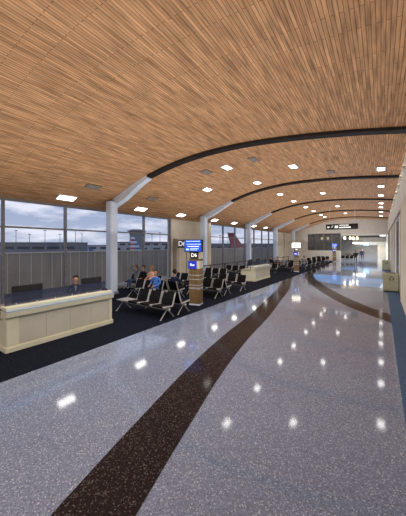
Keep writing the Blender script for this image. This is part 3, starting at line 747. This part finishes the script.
# aircraft
def plane(label, px, D, tail_h, rz, fin, fuselage, stripes=False, lf=22, fw=1):
    x, y = far(px, D)
    t = thing('aircraft', label, 'aircraft', x, y, GZ, rz, group='parked aircraft outside')
    # local +x is the nose, fin at origin
    mb = MB(); mb.tube([(-2.5, 0, 2.9), (-1, 0, 2.7), (2, 0, 2.4), (6, 0, 2.2), (lf - 3, 0, 2.2), (lf - 1, 0, 2.1), (lf, 0, 1.9)], [.15, .5, .95, 1.15, 1.15, .8, .1], 14)
    mb.build('fuselage', fuselage, t, smooth=True)
    f = [(-1.0, 2.9), (1.9, 2.9), (-.9, tail_h), (-1.9, tail_h)]
    if not stripes:
        mb = MB(); mb.poly([(a * fw, -.12, b) for a, b in f], (0, .24, 0)); mb.build('tail_fin', fin, t)
    else:
        n = 9; mb = MB()
        for i in range(n):
            a, b = i / n, (i + 1) / n; z0 = 2.9 + (tail_h - 2.9) * a; z1 = 2.9 + (tail_h - 2.9) * b
            xr = lambda q: 2.3 - 2.9 * q
            xm = lambda q: -1.7 + (xr(q) + 1.7) * .45
            mb.mi = 0 if i % 2 else 1
            mb.poly([(-1.7, -.12, z0), (xm(a), -.12, z0), (xm(b), -.12, z1), (-1.7, -.12, z1)], (0, .24, 0))
            mb.mi = 2 if i % 2 else 1
            mb.poly([(xm(a), -.12, z0 + .0), (xr(a), -.12, z0), (xr(b), -.12, z1), (xm(b), -.12, z1)], (0, .24, 0))
        mb.build('tail_fin', [M['tail_red'], M['tail_white'], M['tail_blue']], t)
    mb = MB(); mb.poly([(-1.8, 0, 3.0), (.8, 0, 3.0), (-1.2, 3.6, 3.2), (-2.2, 3.6, 3.2)], (0, 0, .12)); mb.poly([(-1.8, 0, 3.0), (.8, 0, 3.0), (-1.2, -3.6, 3.2), (-2.2, -3.6, 3.2)], (0, 0, .12)); mb.build('tailplane', fuselage, t)
    for s in (-1, 1):
        mb = MB(); mb.poly([(7, s * 1.0, 1.8), (12, s * 1.0, 1.8), (8, s * 9, 2.3), (6.4, s * 9, 2.3)], (0, 0, .2)); mb.build('wing', fuselage, t)
        mb = MB(); mb.tube([(8, s * 3.6, 1.3), (10.6, s * 3.6, 1.3)], [.4, .55], 10); mb.build('engine', M['grey'], t)
    mb = MB()
    for q, w in ((9, 1.4), (9, -1.4), (lf - 3, 0)): mb.tube([(q, w, 0), (q, w, 1.6)], .14, 6)
    mb.build('landing_gear', M['dark'], t)
    return t
plane('parked aircraft with red, white and blue striped tail in front of control tower', 136, 78, 8.5, TH - .1, None, M['plane_white'], True)
plane('parked aircraft with plain maroon tail seen through windows behind smaller desk', 239.5, 62, 9.0, TH + .05, M['maroon'], M['plane_white'], lf=18, fw=1.5)
plane('parked aircraft with small dark tail at right edge of striped-tail window', 167, 110, 8.7, TH + PI, M['dark'], M['plane_white'])
plane('small white parked aircraft low behind fence, left of the first column', 92, 112, 5.2, TH + 1.15, M['tail_blue'], M['plane_white'])
# light masts
mast = None
for i, (px, D, h) in enumerate(((16, 105, 11.8), (29.5, 112, 10.6), (45, 105, 11.8), (60, 112, 10.6), (75.5, 105, 11.8), (82, 118, 11), (152, 120, 10.8), (160, 115, 11.4), (228, 100, 10.6), (220, 110, 10.0))):
    lab = ('thin floodlight mast behind the fence, %s from the left' % ordinal[i]) if i < 8 else ('thin floodlight mast beyond the windows behind smaller desk, %s' % ('beside maroon tail' if i == 8 else 'left one'))
    x, y = far(px, D)
    t = thing('floodlight_mast', lab, 'light mast', x, y, GZ, TH, group='floodlight masts on the apron')
    mb = MB(); mb.tube([(0, 0, 0), (0, 0, h)], [.14, .09], 6); mb.build('pole', M['concrete'], t)
    MB().box(-.55, .55, -.15, .15, h, h + .28).build('lamp_head', M['grey'], t)

# ------------------------------------------------------------------ sky
w = bpy.data.worlds.new('sky'); S.world = w; w.use_nodes = True; nt = w.node_tree; nt.nodes.clear()
def wn(t, **k):
    n = nt.nodes.new(t)
    for a, b in k.items(): setattr(n, a, b)
    return n
tc = wn('ShaderNodeTexCoord'); sep = wn('ShaderNodeSeparateXYZ'); nt.links.new(tc.outputs['Generated'], sep.inputs[0])
g = wn('ShaderNodeValToRGB'); ge = g.color_ramp.elements
ge[0].position = 0; ge[0].color = (.36, .40, .50, 1); ge[1].position = .28; ge[1].color = (.13, .22, .42, 1)
nt.links.new(sep.outputs[2], g.inputs[0])
mp = wn('ShaderNodeMapping'); mp.inputs['Scale'].default_value = (1, 1, 4.2); nt.links.new(tc.outputs['Generated'], mp.inputs[0])
ns = wn('ShaderNodeTexNoise'); ns.inputs['Scale'].default_value = 4.2; ns.inputs['Detail'].default_value = 7; ns.inputs['Roughness'].default_value = .58
nt.links.new(mp.outputs[0], ns.inputs['Vector'])
cr = wn('ShaderNodeValToRGB'); cr.color_ramp.elements[0].position = .45; cr.color_ramp.elements[0].color = (0, 0, 0, 1); cr.color_ramp.elements[1].position = .60; cr.color_ramp.elements[1].color = (.9, .9, .9, 1)
nt.links.new(ns.outputs[0], cr.inputs[0])
mx = wn('ShaderNodeMixRGB'); mx.inputs[2].default_value = (.66, .67, .74, 1)
nt.links.new(cr.outputs[0], mx.inputs[0]); nt.links.new(g.outputs[0], mx.inputs[1])
bg = wn('ShaderNodeBackground'); bg.inputs[1].default_value = 1.65; out = wn('ShaderNodeOutputWorld')
nt.links.new(mx.outputs[0], bg.inputs[0]); nt.links.new(bg.outputs[0], out.inputs[0])

# ------------------------------------------------------------------ added fill lights, unseen
def area(name, X, Z, z, sx, sy, pw, col, up=False, glossy=False):
    l = bpy.data.lights.new(name, 'AREA'); l.shape = 'RECTANGLE'; l.size = sx; l.size_y = sy; l.energy = pw; l.color = col
    o = bpy.data.objects.new(name, l); C.objects.link(o); o.location = (-X, Z, z); o.rotation_euler = (PI, 0, 0) if up else (0, 0, 0)
    o.visible_glossy = glossy; o.visible_camera = False
    return o
for i in range(6):
    zc = -4 + i * 9
    area('hall_fill', 5.0, zc, 4.3, 6, 6, 340, (1, .965, .92))  # unseen downward fill added to the glow of the ceiling panels
    area('vault_fill', 5.6, zc, 2.9, 10, 8.5, 265, (1, .965, .92), up=True)  # added upward fill to brighten the vault, no fixture here
for zc in (49, 55, 62, 72, 84): area('concourse_fill', 2.5, zc, 3.0, 5, 5, 520, (1, .97, .92))  # invisible fill added so the far concourse is not black
for zc in (52, 62, 78): area('concourse_up_fill', 2.5, zc, 2.4, 5, 6, 260, (1, .97, .92), up=True)  # added fill lifting the concourse ceiling, not a fixture
area('back_room_fill', 7.7, 48.5, 3.9, 4.5, 4, 260, (1, .95, .88))  # unseen light added behind the smoked glass to lighten it

# ------------------------------------------------------------------ camera and view
cam = bpy.data.cameras.new('camera'); co = bpy.data.objects.new('camera', cam); C.objects.link(co)
co.location = (0, 0, 2.5); co.rotation_euler = (PI / 2, 0, TH)
cam.sensor_fit = 'HORIZONTAL'; cam.sensor_width = 36; cam.lens = 260 / 406 * 36
cam.shift_y = -13 / 406; cam.clip_start = .05; cam.clip_end = 2000
S.camera = co
S.view_settings.view_transform = 'Standard'; S.view_settings.look = 'None'; S.view_settings.exposure = 0; S.view_settings.gamma = 1
S.cycles.use_denoising = True
S.cycles.max_bounces = 8; S.cycles.transparent_max_bounces = 12; S.cycles.caustics_reflective = False; S.cycles.sample_clamp_indirect = 6
